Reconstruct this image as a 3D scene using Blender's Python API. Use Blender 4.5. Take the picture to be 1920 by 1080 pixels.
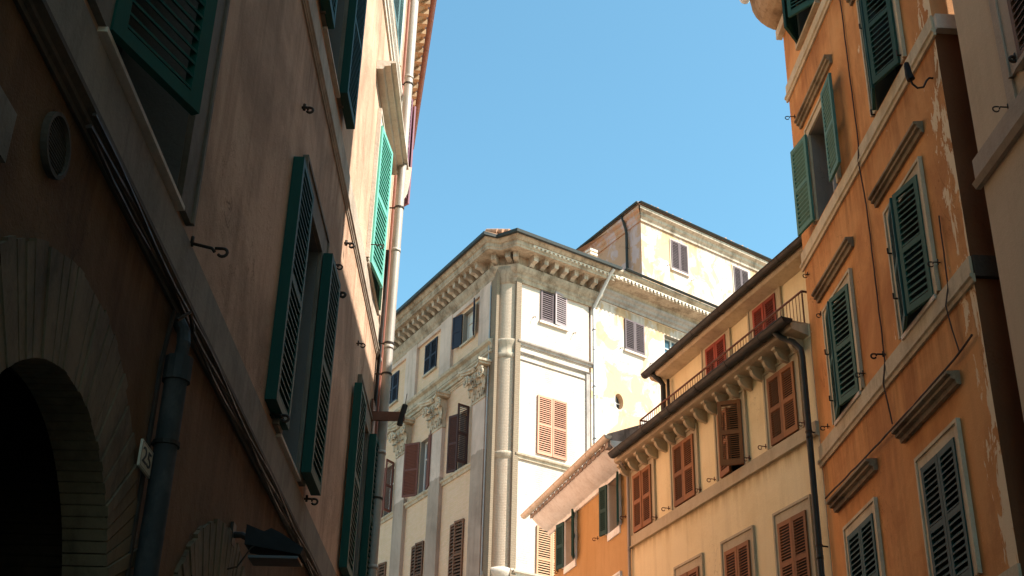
import bpy, bmesh, math, random
from mathutils import Vector, Matrix
random.seed(7)
R = math.radians
for o in list(bpy.data.objects): bpy.data.objects.remove(o)
SC = bpy.context.scene
COL = SC.collection

# ---------------------------------------------------------------- camera
cd = bpy.data.cameras.new('camera'); cam = bpy.data.objects.new('camera', cd); COL.objects.link(cam)
cd.sensor_width = 36; cd.lens = 45.02; cd.clip_end = 2000; cd.clip_start = 0.05
cr = Vector((0.9996544, -0.01204147, 0.02336839)); cu = Vector((-0.02628838, -0.45789483, 0.8886176)); cf = Vector((0, 0.88892481, 0.45805314))
cam.matrix_world = Matrix(((cr.x, cu.x, -cf.x, 0), (cr.y, cu.y, -cf.y, 0), (cr.z, cu.z, -cf.z, 1.6), (0, 0, 0, 1)))
SC.camera = cam

# ---------------------------------------------------------------- light
SUN_DIR = Vector((0.945, -0.327, 1.085)).normalized()          # towards the sun
w = bpy.data.worlds.new('World'); SC.world = w; w.use_nodes = True
nt = w.node_tree; nt.nodes.clear()
sky = nt.nodes.new('ShaderNodeTexSky'); sky.sky_type = 'NISHITA'; sky.sun_disc = False
sky.sun_elevation = math.asin(SUN_DIR.z); sky.sun_rotation = math.atan2(SUN_DIR.x, SUN_DIR.y)
sky.air_density = 1.0; sky.dust_density = 1.2; sky.ozone_density = 1.0; sky.altitude = 50
bg = nt.nodes.new('ShaderNodeBackground'); bg.inputs[1].default_value = 0.098
wo = nt.nodes.new('ShaderNodeOutputWorld')
tint = nt.nodes.new('ShaderNodeMix'); tint.data_type = 'RGBA'; tint.blend_type = 'MULTIPLY'; tint.inputs[0].default_value = 1
nt.links.new(sky.outputs[0], tint.inputs[6]); tint.inputs[7].default_value = (.84, 1.28, 1.17, 1); nt.links.new(tint.outputs[2], bg.inputs[0]); nt.links.new(bg.outputs[0], wo.inputs[0])
sd = bpy.data.lights.new('sun', 'SUN'); sd.energy = 5.0; sd.angle = R(0.53); sd.color = (1, 0.925, 0.855)
sun = bpy.data.objects.new('sun', sd); COL.objects.link(sun); sun.rotation_euler = SUN_DIR.to_track_quat('Z', 'Y').to_euler()
SC.view_settings.view_transform = 'Standard'; SC.view_settings.look = 'None'
SC.view_settings.exposure = 1.33; SC.view_settings.gamma = 1.0
try:
    SC.cycles.max_bounces = 10; SC.cycles.diffuse_bounces = 6
except Exception: pass

# ---------------------------------------------------------------- materials
class N:
    """small helper for writing node trees"""
    def __init__(s, name):
        s.m = bpy.data.materials.new(name); s.m.use_nodes = True
        s.t = s.m.node_tree; s.b = s.t.nodes['Principled BSDF']; s.o = s.t.nodes['Material Output']
        tc = s.t.nodes.new('ShaderNodeTexCoord'); s.co = tc.outputs['Object']
    def put(s, inp, v):
        if hasattr(v, 'links'): s.t.links.new(v, inp)
        elif isinstance(v, (tuple, list)) and len(v) == 3 and inp.type == 'RGBA': inp.default_value = (*v, 1)
        else: inp.default_value = v
    def map(s, sc=(1, 1, 1), loc=(0, 0, 0)):
        n = s.t.nodes.new('ShaderNodeMapping'); s.put(n.inputs[0], s.co); n.inputs['Scale'].default_value = sc; n.inputs['Location'].default_value = loc
        return n.outputs[0]
    def noise(s, scale, detail=4, rough=.55, vec=None, dist=0):
        n = s.t.nodes.new('ShaderNodeTexNoise'); s.put(n.inputs['Vector'], vec or s.co)
        n.inputs['Scale'].default_value = scale; n.inputs['Detail'].default_value = detail; n.inputs['Roughness'].default_value = rough; n.inputs['Distortion'].default_value = dist
        return n.outputs[0]
    def ramp(s, v, a, b, lo=0., hi=1.):
        n = s.t.nodes.new('ShaderNodeMapRange'); s.put(n.inputs[0], v); n.inputs[1].default_value = a; n.inputs[2].default_value = b
        n.inputs[3].default_value = lo; n.inputs[4].default_value = hi; n.clamp = True
        return n.outputs[0]
    def mix(s, f, a, b, mode='MIX'):
        n = s.t.nodes.new('ShaderNodeMix'); n.data_type = 'RGBA'; n.blend_type = mode
        s.put(n.inputs[0], f); s.put(n.inputs[6], a); s.put(n.inputs[7], b)
        return n.outputs[2]
    def math(s, op, a, b=0.):
        n = s.t.nodes.new('ShaderNodeMath'); n.operation = op; s.put(n.inputs[0], a); s.put(n.inputs[1], b)
        return n.outputs[0]
    def sep(s, v=None):
        n = s.t.nodes.new('ShaderNodeSeparateXYZ'); s.put(n.inputs[0], v or s.co); return n.outputs
    def comb(s, x, y, z):
        n = s.t.nodes.new('ShaderNodeCombineXYZ'); s.put(n.inputs[0], x); s.put(n.inputs[1], y); s.put(n.inputs[2], z); return n.outputs[0]
    def bump(s, h, st=.3, d=.01, prev=None):
        n = s.t.nodes.new('ShaderNodeBump'); n.inputs['Strength'].default_value = st; n.inputs['Distance'].default_value = d; s.put(n.inputs['Height'], h)
        if prev: s.put(n.inputs['Normal'], prev)
        return n.outputs[0]
    def vary(s, c, amt):
        oi = s.t.nodes.new('ShaderNodeObjectInfo'); v = s.ramp(oi.outputs['Random'], 0, 1, 1 - amt, 1 + amt)
        return s.mix(1., c, s.comb(v, v, v), 'MULTIPLY')
    def done(s, col, rough=.9, nor=None, metal=0., spec=.3):
        s.put(s.b.inputs['Base Color'], col); s.put(s.b.inputs['Roughness'], rough); s.b.inputs['Metallic'].default_value = metal
        s.b.inputs['Specular IOR Level'].default_value = spec
        if nor: s.put(s.b.inputs['Normal'], nor)
        return s.m
def mul(c, f): return tuple(x * f for x in c)

def plaster(name, col, dark=None, light=None, streak=.5, peel=None, peel_thr=.62, peel_u=None, low=None, low_z=0, low_w=.02, bs=.35, mott=.45, patch=None, soot=None, drips=(), cracks=.5):
    n = N(name); dark = dark or mul(col, .62); light = light or tuple(min(.86, x * 1.25) for x in col)
    c = col
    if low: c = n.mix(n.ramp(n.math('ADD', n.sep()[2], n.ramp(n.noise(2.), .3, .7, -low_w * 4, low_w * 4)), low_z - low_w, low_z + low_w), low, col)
    a = n.noise(.55, 7, .62, dist=.6)
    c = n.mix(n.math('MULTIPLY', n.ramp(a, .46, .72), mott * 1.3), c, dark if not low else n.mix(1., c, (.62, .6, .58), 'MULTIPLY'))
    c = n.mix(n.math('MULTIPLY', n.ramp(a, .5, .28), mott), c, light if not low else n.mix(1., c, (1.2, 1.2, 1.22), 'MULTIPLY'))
    s1 = n.noise(1., 6, .6, n.map((2.6, 2.6, .22)))
    c = n.mix(n.math('MULTIPLY', n.ramp(s1, .52, .78), streak), c, n.mix(1., c, (.5, .46, .42), 'MULTIPLY'))
    s2 = n.noise(1., 5, .6, n.map((7, 7, .6), (4, 2, 1)))
    c = n.mix(n.math('MULTIPLY', n.ramp(s2, .5, .75), streak * .5), c, n.mix(1., c, (.68, .66, .62), 'MULTIPLY'))
    if patch:
        pn = n.noise(.9, 7, .6, n.map((1, 1, .8), (9, 3, 5)), 1.2)
        c = n.mix(n.math('MULTIPLY', n.ramp(pn, .485, .545), .9), c, patch)
        pn2 = n.noise(1.5, 7, .66, n.map((1, 1, .7), (2, 8, 1)), .8)
        c = n.mix(n.math('MULTIPLY', n.ramp(pn2, .56, .62), .6), c, mul(patch, .78))
    if soot:
        c = n.mix(n.math('MULTIPLY', n.ramp(n.noise(1.3, 8, .7, n.map((1, 1, .5), (5, 5, 5))), .52, .7), .7), c, soot)
    for zl, ln in drips:
        z = n.sep()[2]; g = n.math('MULTIPLY', n.ramp(z, zl - ln, zl - .02), n.ramp(z, zl + .001, zl, 0, 1))
        d = n.math('MULTIPLY', n.math('POWER', g, 1.6), n.ramp(n.noise(1., 5, .65, n.map((5, 5, .25), (zl, 0, 0))), .38, .62, .1, 1))
        c = n.mix(n.math('MULTIPLY', d, .75), c, n.mix(1., c, (.5, .43, .36), 'MULTIPLY'))
    if cracks:
        ck = n.math('ABSOLUTE', n.math('SUBTRACT', n.noise(1.1, 9, .58, n.map((1, 1, .8), (7, 1, 2)), .8), .5))
        k2 = n.math('MULTIPLY', n.ramp(ck, .0035, .0), n.ramp(n.noise(.45, 2, .5, n.map((1, 1, 1), (1, 5, 3))), .5, .62))
        c = n.mix(n.math('MULTIPLY', k2, cracks), c, n.mix(1., c, (.35, .3, .26), 'MULTIPLY'))
    f = n.noise(45, 3, .7)
    c = n.mix(.35, c, n.mix(1., c, n.mix(f, (.6, .6, .6), (1.35, 1.35, 1.35)), 'MULTIPLY'))
    h = n.math('ADD', n.noise(9, 6, .6), n.math('MULTIPLY', n.noise(60, 3, .6), .4))
    if peel:
        pm = n.noise(2.6, 9, .68, n.map((1.6, 1.6, .55)), .5)
        if peel_u:
            g = n.ramp(n.sep()[0], peel_u[0], peel_u[1], .0, .22)
            pm = n.math('SUBTRACT', pm, g)
        k = n.ramp(pm, peel_thr, peel_thr + .015)
        c = n.mix(k, c, peel); h = n.math('SUBTRACT', h, n.math('MULTIPLY', k, .6))
    return n.done(c, .93, n.bump(h, bs, .02), spec=.15)

def bricky(name, col, mortar, var, s=1., axis='xz', stain=(.2, .13, .08), stain_amt=.5, soft=.5):
    n = N(name); x, y, z = n.sep()
    if axis == 'round': x = n.math('MULTIPLY', n.math('ARCTAN2', y, x), .65)
    v = n.comb(x, z, 0.)
    b = n.t.nodes.new('ShaderNodeTexBrick'); n.put(b.inputs['Vector'], v)
    for k, q in (('Scale', 1.), ('Mortar Size', .012), ('Mortar Smooth', .4), ('Bias', 0.), ('Brick Width', .27 * s), ('Row Height', .075 * s)): b.inputs[k].default_value = q
    n.put(b.inputs['Color1'], col); n.put(b.inputs['Color2'], var); n.put(b.inputs['Mortar'], mortar)
    c = n.mix(soft, b.outputs[0], mul(tuple((p + q) / 2 for p, q in zip(col, var)), 1.))
    a = n.noise(.8, 8, .65, n.map((1.4, 1.4, .5)), .5)
    c = n.mix(n.math('MULTIPLY', n.ramp(a, .5, .72), stain_amt), c, stain)
    c = n.mix(n.math('MULTIPLY', n.ramp(n.noise(2.5, 6, .7), .5, .8), .35), c, mul(mortar, 1.25))
    c = n.mix(.4, c, n.mix(1., c, n.mix(n.noise(18, 4, .7), (.55, .55, .55), (1.4, 1.4, 1.4)), 'MULTIPLY'))
    h = n.math('ADD', n.math('MULTIPLY', b.outputs['Fac'], -.8), n.math('MULTIPLY', n.noise(20, 4, .6), .6))
    return n.done(c, .93, n.bump(h, .6, .015), spec=.15)

def stone(name, col, dark=None, amt=.6, rough=.85):
    n = N(name); dark = dark or mul(col, .4)
    c = n.mix(n.math('MULTIPLY', n.ramp(n.noise(1.6, 8, .68, n.map((1, 1, .7))), .46, .68), amt), col, dark)
    c = n.mix(n.math('MULTIPLY', n.ramp(n.noise(1., 6, .65, n.map((9, 9, .8))), .5, .74), amt * .7), c, mul(dark, .9))
    c = n.mix(.4, c, n.mix(1., c, n.mix(n.noise(30, 4, .7), (.6, .6, .6), (1.35, 1.35, 1.35)), 'MULTIPLY'))
    c = n.vary(c, .08)
    return n.done(c, rough, n.bump(n.noise(22, 6, .65), .5, .015), spec=.2)

def paint(name, col, worn=None, worn_amt=.35, rough=.65):
    n = N(name); worn = worn or mul(col, .55)
    c = n.mix(n.math('MULTIPLY', n.ramp(n.noise(1., 7, .7, n.map((14, 14, 3))), .5, .7), worn_amt), col, worn)
    c = n.mix(n.ramp(n.noise(5, 8, .75, n.map((3, 3, 1.2), (3, 1, 7))), .66, .7, 0, .6 if worn_amt > .3 else .2), c, tuple(min(.8, x * 1.5 + .012) for x in col))
    c = n.mix(.25, c, n.mix(1., c, n.mix(n.noise(3, 4, .6), (.6, .6, .6), (1.4, 1.4, 1.4)), 'MULTIPLY'))
    c = n.vary(c, .22)
    return n.done(c, rough, n.bump(n.noise(1., 5, .6, n.map((40, 40, 4))), .2, .004), spec=.22)

def metal(name, col, rough=.5, m=.6, rust=None, amt=.4):
    n = N(name); rust = rust or mul(col, .55)
    c = n.mix(n.math('MULTIPLY', n.ramp(n.noise(4, 7, .7, n.map((1, 1, .6))), .48, .7), amt), col, rust)
    return n.done(c, n.ramp(n.noise(7, 4), .3, .7, rough - .1, rough + .15), n.bump(n.noise(14, 5), .15, .006), metal=m, spec=.3)

def glass(name, col=(.03, .05, .06), rough=.08):
    n = N(name); return n.done(n.mix(n.noise(1.2, 3), mul(col, .5), mul(col, 1.6)), rough, n.bump(n.noise(1.5, 2), .05, .02), spec=.9)

M = {}
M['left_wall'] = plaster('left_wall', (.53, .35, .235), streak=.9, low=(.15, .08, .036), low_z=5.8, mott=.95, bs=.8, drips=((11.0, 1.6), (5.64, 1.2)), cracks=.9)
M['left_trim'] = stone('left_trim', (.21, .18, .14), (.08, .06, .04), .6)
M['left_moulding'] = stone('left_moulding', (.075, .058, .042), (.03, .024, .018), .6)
M['upper_band'] = stone('upper_band', (.40, .33, .25), (.16, .12, .085), .6)
M['cream_trim'] = stone('cream_trim', (.62, .55, .45), (.3, .25, .19), .4)
M['arch_brick'] = stone('arch_brick', (.17, .12, .068), (.05, .035, .02), .8)
M['dark_brick'] = bricky('dark_brick', (.07, .05, .035), (.05, .04, .03), (.05, .035, .025), 1.)
M['salmon'] = plaster('salmon_wall', (.72, .38, .24), streak=.3)
M['soffit_tan'] = stone('soffit_tan', (.42, .29, .17), (.14, .08, .04), .9)
M['copper'] = metal('copper_gutter', (.26, .10, .065), .55, .3)
M['orange'] = plaster('orange_wall', (.65, .31, .11), dark=(.42, .165, .055), light=(.72, .39, .16), streak=.6, peel=(.78, .62, .4), peel_thr=.452, peel_u=(13.2, 13.95), mott=.75, soot=(.40, .17, .06), drips=((8.6, 1.2), (12.2, 1.2), (15.8, .9), (17.3, .8)), cracks=.8)
M['orange_side'] = plaster('orange_side_wall', (.66, .34, .15), streak=.3, low=(.17, .07, .03), low_z=12.3)  # brown lower zone paints in the shade lying on the return wall
M['trim_ochre'] = stone('trim_ochre', (.58, .49, .33), (.2, .14, .08), .45)
M['hood'] = stone('weathered_hood', (.30, .235, .145), (.09, .06, .035), .95)
M['white_stone'] = stone('white_stone', (.62, .55, .45), (.4, .34, .27), .35)
M['beige'] = plaster('beige_wall', (.56, .425, .28), streak=.3, mott=.3, light=(.6, .47, .32))
M['beige_trim'] = stone('beige_trim', (.43, .34, .25), (.25, .19, .13), .3)
M['yellow'] = plaster('yellow_wall', (.78, .68, .42), dark=(.62, .49, .26), light=(.78, .68, .45), streak=.4, mott=.5, drips=((9.17, .4), (10.95, .3)))
M['yellow_trim'] = stone('yellow_trim', (.47, .41, .28), (.28, .21, .13), .4)
M['small'] = plaster('ochre_wall', (.47, .30, .13), dark=(.40, .23, .08), light=(.55, .36, .17), streak=.5, mott=.45)
M['eave_white'] = stone('eave_white', (.80, .86, .86), (.3, .25, .19), .35)
M['gutter_cream'] = metal('gutter_cream', (.66, .62, .52), .5, .1, (.3, .24, .17), .5)
M['gutter_dark'] = metal('gutter_dark', (.032, .034, .03), .5, .3, (.03, .025, .02), .5)
M['sooty'] = stone('sooty_plaster', (.34, .31, .28), (.06, .05, .045), 1.)
M['palazzo_left'] = bricky('palazzo_brick', (.72, .48, .345), (.60, .46, .31), (.64, .42, .25), 1.1, stain=(.5, .32, .18), stain_amt=.35, soft=.45)
M['palazzo_right'] = bricky('palazzo_brick_washed', (.585, .49, .42), (.50, .415, .345), (.52, .43, .35), 1.1, stain=(.44, .33, .21), stain_amt=.6, soft=.55)
M['column_brick'] = bricky('column_brick', (.54, .43, .32), (.40, .31, .225), (.48, .38, .28), .8, 'round', stain=(.36, .22, .14), stain_amt=.5, soft=.45)
M['edge_shade_brick'] = bricky('edge_shade_brick', (.25, .19, .13), (.2, .15, .1), (.22, .17, .12), 1.1, stain=(.22, .15, .1), soft=.4)  # dark tone paints in the shadowed recess beside the column
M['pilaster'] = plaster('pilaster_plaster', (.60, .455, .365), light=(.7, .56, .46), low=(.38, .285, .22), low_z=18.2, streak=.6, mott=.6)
M['cornice'] = stone('cornice_stone', (.42, .335, .245), (.13, .09, .055), .9)
M['cornice_grey'] = stone('cornice_grey_stone', (.48, .40, .31), (.13, .1, .07), .85)
M['string_grey'] = stone('string_grey', (.38, .33, .29), (.17, .15, .13), .85)
M['string_light'] = stone('string_light', (.50, .41, .30), (.2, .155, .11), .75)
M['capital'] = stone('capital_stone', (.54, .44, .32), (.13, .10, .07), .8)
M['cream_peel'] = plaster('stained_cream', (.58, .485, .415), drips=((25.6, 1.2),), streak=.3, patch=(.56, .36, .20), mott=.3)
M['tower_front'] = plaster('tower_front', (.58, .48, .41), drips=((35.5, .8),), streak=.3, patch=(.56, .36, .20), mott=.35)
M['tower_side'] = plaster('tower_side', (.50, .36, .33), streak=.3, patch=(.48, .27, .16), mott=.4)
M['roof_tile'] = stone('roof_tile', (.42, .24, .15), (.2, .13, .09), .8)
M['asphalt'] = stone('street_stone', (.34, .29, .225), (.2, .17, .13), .5)
M['paving'] = stone('paving_stone', (.26, .24, .21), (.13, .12, .1), .5)
M['green_dark'] = paint('shutter_green_dark', (.005, .058, .042), (.003, .03, .025), .3)
M['green_mint'] = paint('shutter_green_mint', (.13, .40, .31), (.09, .3, .24), .3)
M['green'] = paint('shutter_green', (.026, .092, .07), (.015, .05, .042), .5)
M['green_pale'] = paint('shutter_green_pale', (.075, .20, .16), (.035, .1, .08), .5)
M['green_blue'] = paint('shutter_green_blue', (.015, .062, .055), (.012, .045, .045), .4)
M['teal_grey'] = paint('shutter_teal_grey', (.10, .17, .165), (.06, .1, .1), .3)
M['purple'] = paint('shutter_purple', (.17, .075, .10), (.09, .04, .055), .35)
M['rust_red'] = paint('shutter_rust', (.235, .10, .036), (.22, .06, .025), .5)
M['red'] = paint('shutter_red', (.26, .05, .03), (.25, .04, .02), .4)
M['brown'] = paint('shutter_brown', (.15, .07, .035), (.08, .04, .02), .4)
M['maroon'] = paint('shutter_maroon', (.19, .072, .052), (.11, .045, .035), .3)
M['maroon_dark'] = paint('shutter_maroon_dark', (.065, .03, .025), (.04, .02, .018), .3)
M['navy'] = paint('shutter_navy', (.022, .024, .038), (.014, .015, .02), .3)
M['mauve'] = paint('shutter_mauve', (.12, .088, .09), (.17, .12, .12), .3)
M['mauve_sunlit'] = paint('shutter_mauve_sunlit', (.34, .27, .265), (.3, .24, .24), .3)  # paler copy of mauve, with the sun on the slats painted in
M['salmon_wood'] = paint('shutter_salmon', (.50, .245, .155), (.48, .22, .14), .3)
M['salmon_tan'] = paint('shutter_tan', (.5, .29, .165), (.5, .28, .16), .3)
M['frame_white'] = paint('frame_white', (.62, .60, .56), (.45, .42, .38), .3)
M['frame_wood'] = paint('frame_wood', (.28, .19, .13), (.15, .1, .07), .3)
M['iron'] = metal('iron', (.035, .028, .022), .6, .5, (.09, .04, .02), .6)
M['rail_rust'] = metal('rail_rust', (.15, .06, .035), .6, .3, (.07, .03, .02), .5)
M['zinc'] = metal('zinc_pipe', (.33, .29, .245), .5, .2, (.25, .21, .17), .6)
M['pvc'] = metal('grey_pipe', (.028, .029, .027), .75, .0, (.085, .075, .065), .7)
M['grey_blue'] = metal('grey_blue_pipe', (.40, .40, .385), .5, .2)
M['black'] = metal('black_plastic', (.012, .012, .012), .75, 0)
M['lens'] = glass('lens_glass', (.03, .03, .028), .4)
M['glass'] = glass('window_glass')
M['glass_blue'] = glass('window_glass_blue', (.06, .12, .16), .05)
M['curtain'] = stone('curtain', (.6, .58, .52), (.4, .38, .34), .3)
M['dark'] = stone('dark_interior', (.022, .02, .018), (.012, .01, .01), .3)
M['plate'] = stone('number_plate', (.50, .45, .34), (.3, .25, .17), .4)
M['plate_ink'] = metal('plate_ink', (.05, .05, .05), .7, 0)
M['cable'] = metal('cable', (.07, .04, .03), .7, 0)
M['reveal_grey'] = plaster('reveal_plaster', (.25, .225, .19), streak=.2, mott=.2)
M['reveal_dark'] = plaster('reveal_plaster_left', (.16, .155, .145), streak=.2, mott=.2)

# ---------------------------------------------------------------- geometry helpers
class MB:
    """collects shapes given as (u along the wall, o out from the wall, z) and links them as one mesh"""
    def __init__(s, side=1): s.v = []; s.f = []; s.s = side
    def P(s, u, o, z): return (u, s.s * o, z)
    def add(s, vs, fs):
        b = len(s.v); s.v += [s.P(*p) for p in vs]; s.f += [tuple(b + i for i in f) for f in fs]
    def box(s, u0, u1, o0, o1, z0, z1):
        s.add([(u0, o0, z0), (u1, o0, z0), (u1, o1, z0), (u0, o1, z0), (u0, o0, z1), (u1, o0, z1), (u1, o1, z1), (u0, o1, z1)],
              [(0, 3, 2, 1), (4, 5, 6, 7), (0, 1, 5, 4), (1, 2, 6, 5), (2, 3, 7, 6), (3, 0, 4, 7)])
        return s
    def prof(s, pts, u0, u1, du0=0, du1=0):
        """extrude closed profile [(o, z)] along u; du = slant of the ends per unit o (mitred returns)"""
        n = len(pts)
        s.add([(u0 - du0 * p[0], p[0], p[1]) for p in pts] + [(u1 + du1 * p[0], p[0], p[1]) for p in pts],
              [(i, (i + 1) % n, n + (i + 1) % n, n + i) for i in range(n)] + [tuple(range(n))[::-1], tuple(range(n, 2 * n))])
        return s
    def tube(s, pts, r, n=8, r2=None):
        pts = [Vector(p) for p in pts]; rings = []; up = None
        for i, p in enumerate(pts):
            d = (pts[min(i + 1, len(pts) - 1)] - pts[max(i - 1, 0)]).normalized()
            if up is None: up = Vector((0, 0, 1)) if abs(d.z) < .9 else Vector((1, 0, 0))
            a = d.cross(up).normalized(); b = a.cross(d).normalized(); up = b
            rr = r if r2 is None else r + (r2 - r) * i / (len(pts) - 1)
            rings.append([p + a * math.cos(t) * rr + b * math.sin(t) * rr for t in [2 * math.pi * k / n for k in range(n)]])
        vs = [tuple(q) for ring in rings for q in ring]; fs = []
        for i in range(len(rings) - 1):
            for k in range(n): fs.append((i * n + k, i * n + (k + 1) % n, (i + 1) * n + (k + 1) % n, (i + 1) * n + k))
        fs.append(tuple(range(n))[::-1]); fs.append(tuple(range((len(rings) - 1) * n, len(rings) * n)))
        s.add(vs, fs); return s
    def quad(s, *p): s.add(p, [tuple(range(len(p)))]); return s
    def build(s, name, mat, parent=None, loc=None, smooth=False, bevel=0):
        me = bpy.data.meshes.new(name); me.from_pydata(s.v, [], s.f)
        bm = bmesh.new(); bm.from_mesh(me); bmesh.ops.recalc_face_normals(bm, faces=bm.faces)
        if bevel: bmesh.ops.bevel(bm, geom=list(bm.edges), offset=bevel, segments=1, affect='EDGES')
        bm.to_mesh(me); bm.free()
        if smooth:
            for p in me.polygons: p.use_smooth = True
        me.materials.append(M[mat]); me.update()
        o = bpy.data.objects.new(name, me); COL.objects.link(o); o.parent = parent
        if loc: o.location = loc
        return o

def tag(o, label, cat, group=None, kind=None):
    if label: o['label'] = label
    if cat: o['category'] = cat
    if group: o['group'] = group
    if kind: o['kind'] = kind
    return o

class Facade:
    """a wall plane: origin on the ground, azimuth of its long direction, side +1/-1 = which local y is the street"""
    def __init__(s, name, origin, azdeg, side, label, cat='building'):
        s.e = bpy.data.objects.new(name, None); COL.objects.link(s.e); s.e.empty_display_size = .5
        s.e.location = (*origin, 0); s.e.rotation_euler = (0, 0, R(90 - azdeg)); s.side = side
        s.O = Vector((*origin, 0)); a = R(azdeg); s.d = Vector((math.sin(a), math.cos(a), 0)); s.out = Vector((-math.cos(a), math.sin(a), 0)) * side
        tag(s.e, label, cat); s.holes = []
    def mb(s): return MB(s.side)
    def wp(s, u, o, z): return s.O + s.d * u + s.out * o + Vector((0, 0, z))
    def wall(s, name, mat, u0, u1, z0, z1, depth=8, roofed=True, side_mat=None, far=True, near=True, back=True):
        """front sheet with real openings cut where s.holes says, plus ends, back and top"""
        H = s.holes
        us = sorted({u0, u1, *[h[0] for h in H], *[h[1] for h in H]}); zs = sorted({z0, z1, *[h[2] for h in H], *[h[3] for h in H]})
        us = [x for x in us if u0 <= x <= u1]; zs = [x for x in zs if z0 <= x <= z1]
        m = s.mb(); idx = {}
        def V(u, z):
            if (u, z) not in idx: idx[(u, z)] = len(m.v); m.v.append(m.P(u, 0, z))
            return idx[(u, z)]
        for i in range(len(us) - 1):
            for j in range(len(zs) - 1):
                cu_, cz = (us[i] + us[i + 1]) / 2, (zs[j] + zs[j + 1]) / 2
                if any(h[0] < cu_ < h[1] and h[2] < cz < h[3] for h in H): continue
                m.f.append((V(us[i], zs[j]), V(us[i + 1], zs[j]), V(us[i + 1], zs[j + 1]), V(us[i], zs[j + 1])))
        sm = s.mb() if side_mat else m
        if near: sm.quad((u0, 0, z0), (u0, 0, z1), (u0, -depth, z1), (u0, -depth, z0))
        if far: sm.quad((u1, 0, z0), (u1, 0, z1), (u1, -depth, z1), (u1, -depth, z0))
        if back: sm.quad((u0, -depth, z0), (u1, -depth, z0), (u1, -depth, z1), (u0, -depth, z1))
        o = m.build(name, mat, s.e)
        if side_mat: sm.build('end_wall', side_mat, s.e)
        if roofed: s.mb().quad((u0, 0, z1), (u1, 0, z1), (u1, -depth, z1), (u0, -depth, z1)).build('flat_roof', 'roof_tile', s.e)
        return o

LEAF = {}
def leaf_mesh(wd, h, q, mat, mids=(.5,), nsl=11, t=.05, st=.07, solid=False, rail=.1, dens=1.):
    key = (round(wd, 3), round(h, 3), q, mat, mids, nsl, t, st, solid, rail)
    if key in LEAF: return LEAF[key]
    m = MB(1); cuts = [0.] + [h * x for x in mids] + [h]
    m.box(0, st, -t / 2, t / 2, 0, h); m.box(wd - st, wd, -t / 2, t / 2, 0, h)
    rz = []
    for i, c in enumerate(cuts):
        a, b = (0, rail) if i == 0 else ((h - rail * .8, h) if i == len(cuts) - 1 else (c - rail * .4, c + rail * .4))
        m.box(st, wd - st, -t / 2 + .001, t / 2 - .001, a, b); rz.append((a, b))
    for i in range(len(rz) - 1):
        a, b = rz[i][1], rz[i + 1][0]
        if solid:
            m.box(st, wd - st, -t * .2, t * .2, a, b); continue
        n = max(3, int(round(nsl * (b - a) / (h / (len(rz) - 1))))); p = (b - a) / n
        for k in range(n):
            z = a + p * (k + .5); dy = t * .46; dz = p * .25; th = min(.010, p * .14)
            jit = random.uniform(-.12, .12) * dz
            # outer edge low, inner edge high
            vs = []
            for x in (st - .002, wd - st + .002):
                vs += [(x, q * dy, z - dz - th + jit), (x, q * dy, z - dz + th + jit), (x, -q * dy, z + dz + th - jit), (x, -q * dy, z + dz - th - jit)]
            m.add(vs, [(0, 1, 2, 3), (7, 6, 5, 4), (0, 4, 5, 1), (1, 5, 6, 2), (2, 6, 7, 3), (3, 7, 4, 0)])
    me = bpy.data.meshes.new('shutter'); me.from_pydata(m.v, [], m.f)
    bm = bmesh.new(); bm.from_mesh(me); bmesh.ops.recalc_face_normals(bm, faces=bm.faces); bm.to_mesh(me); bm.free()
    me.materials.append(M[mat]); LEAF[key] = me
    return me

def leaf(F, parent, hinge_u, z, wd, h, mat, high=False, ang=0, off=.03, base=(0, 0, 0), label=None, **kw):
    """one shutter leaf hinged at hinge_u; high = hinged on the far jamb; ang = how far it is swung out"""
    s = F.side; q = -s if high else s
    me = leaf_mesh(wd, h, -q if ang > 120 and F.side < 0 else q, mat, **kw)
    o = bpy.data.objects.new('shutter', me); COL.objects.link(o); o.parent = parent
    o.location = (hinge_u - base[0], s * off - base[1], z - base[2])
    o.rotation_euler = (0, 0, ((R(180) - s * R(ang)) if high else s * R(ang)) + R(random.uniform(-.9, .9)))
    if label: o['label'] = label
    return o

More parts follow.
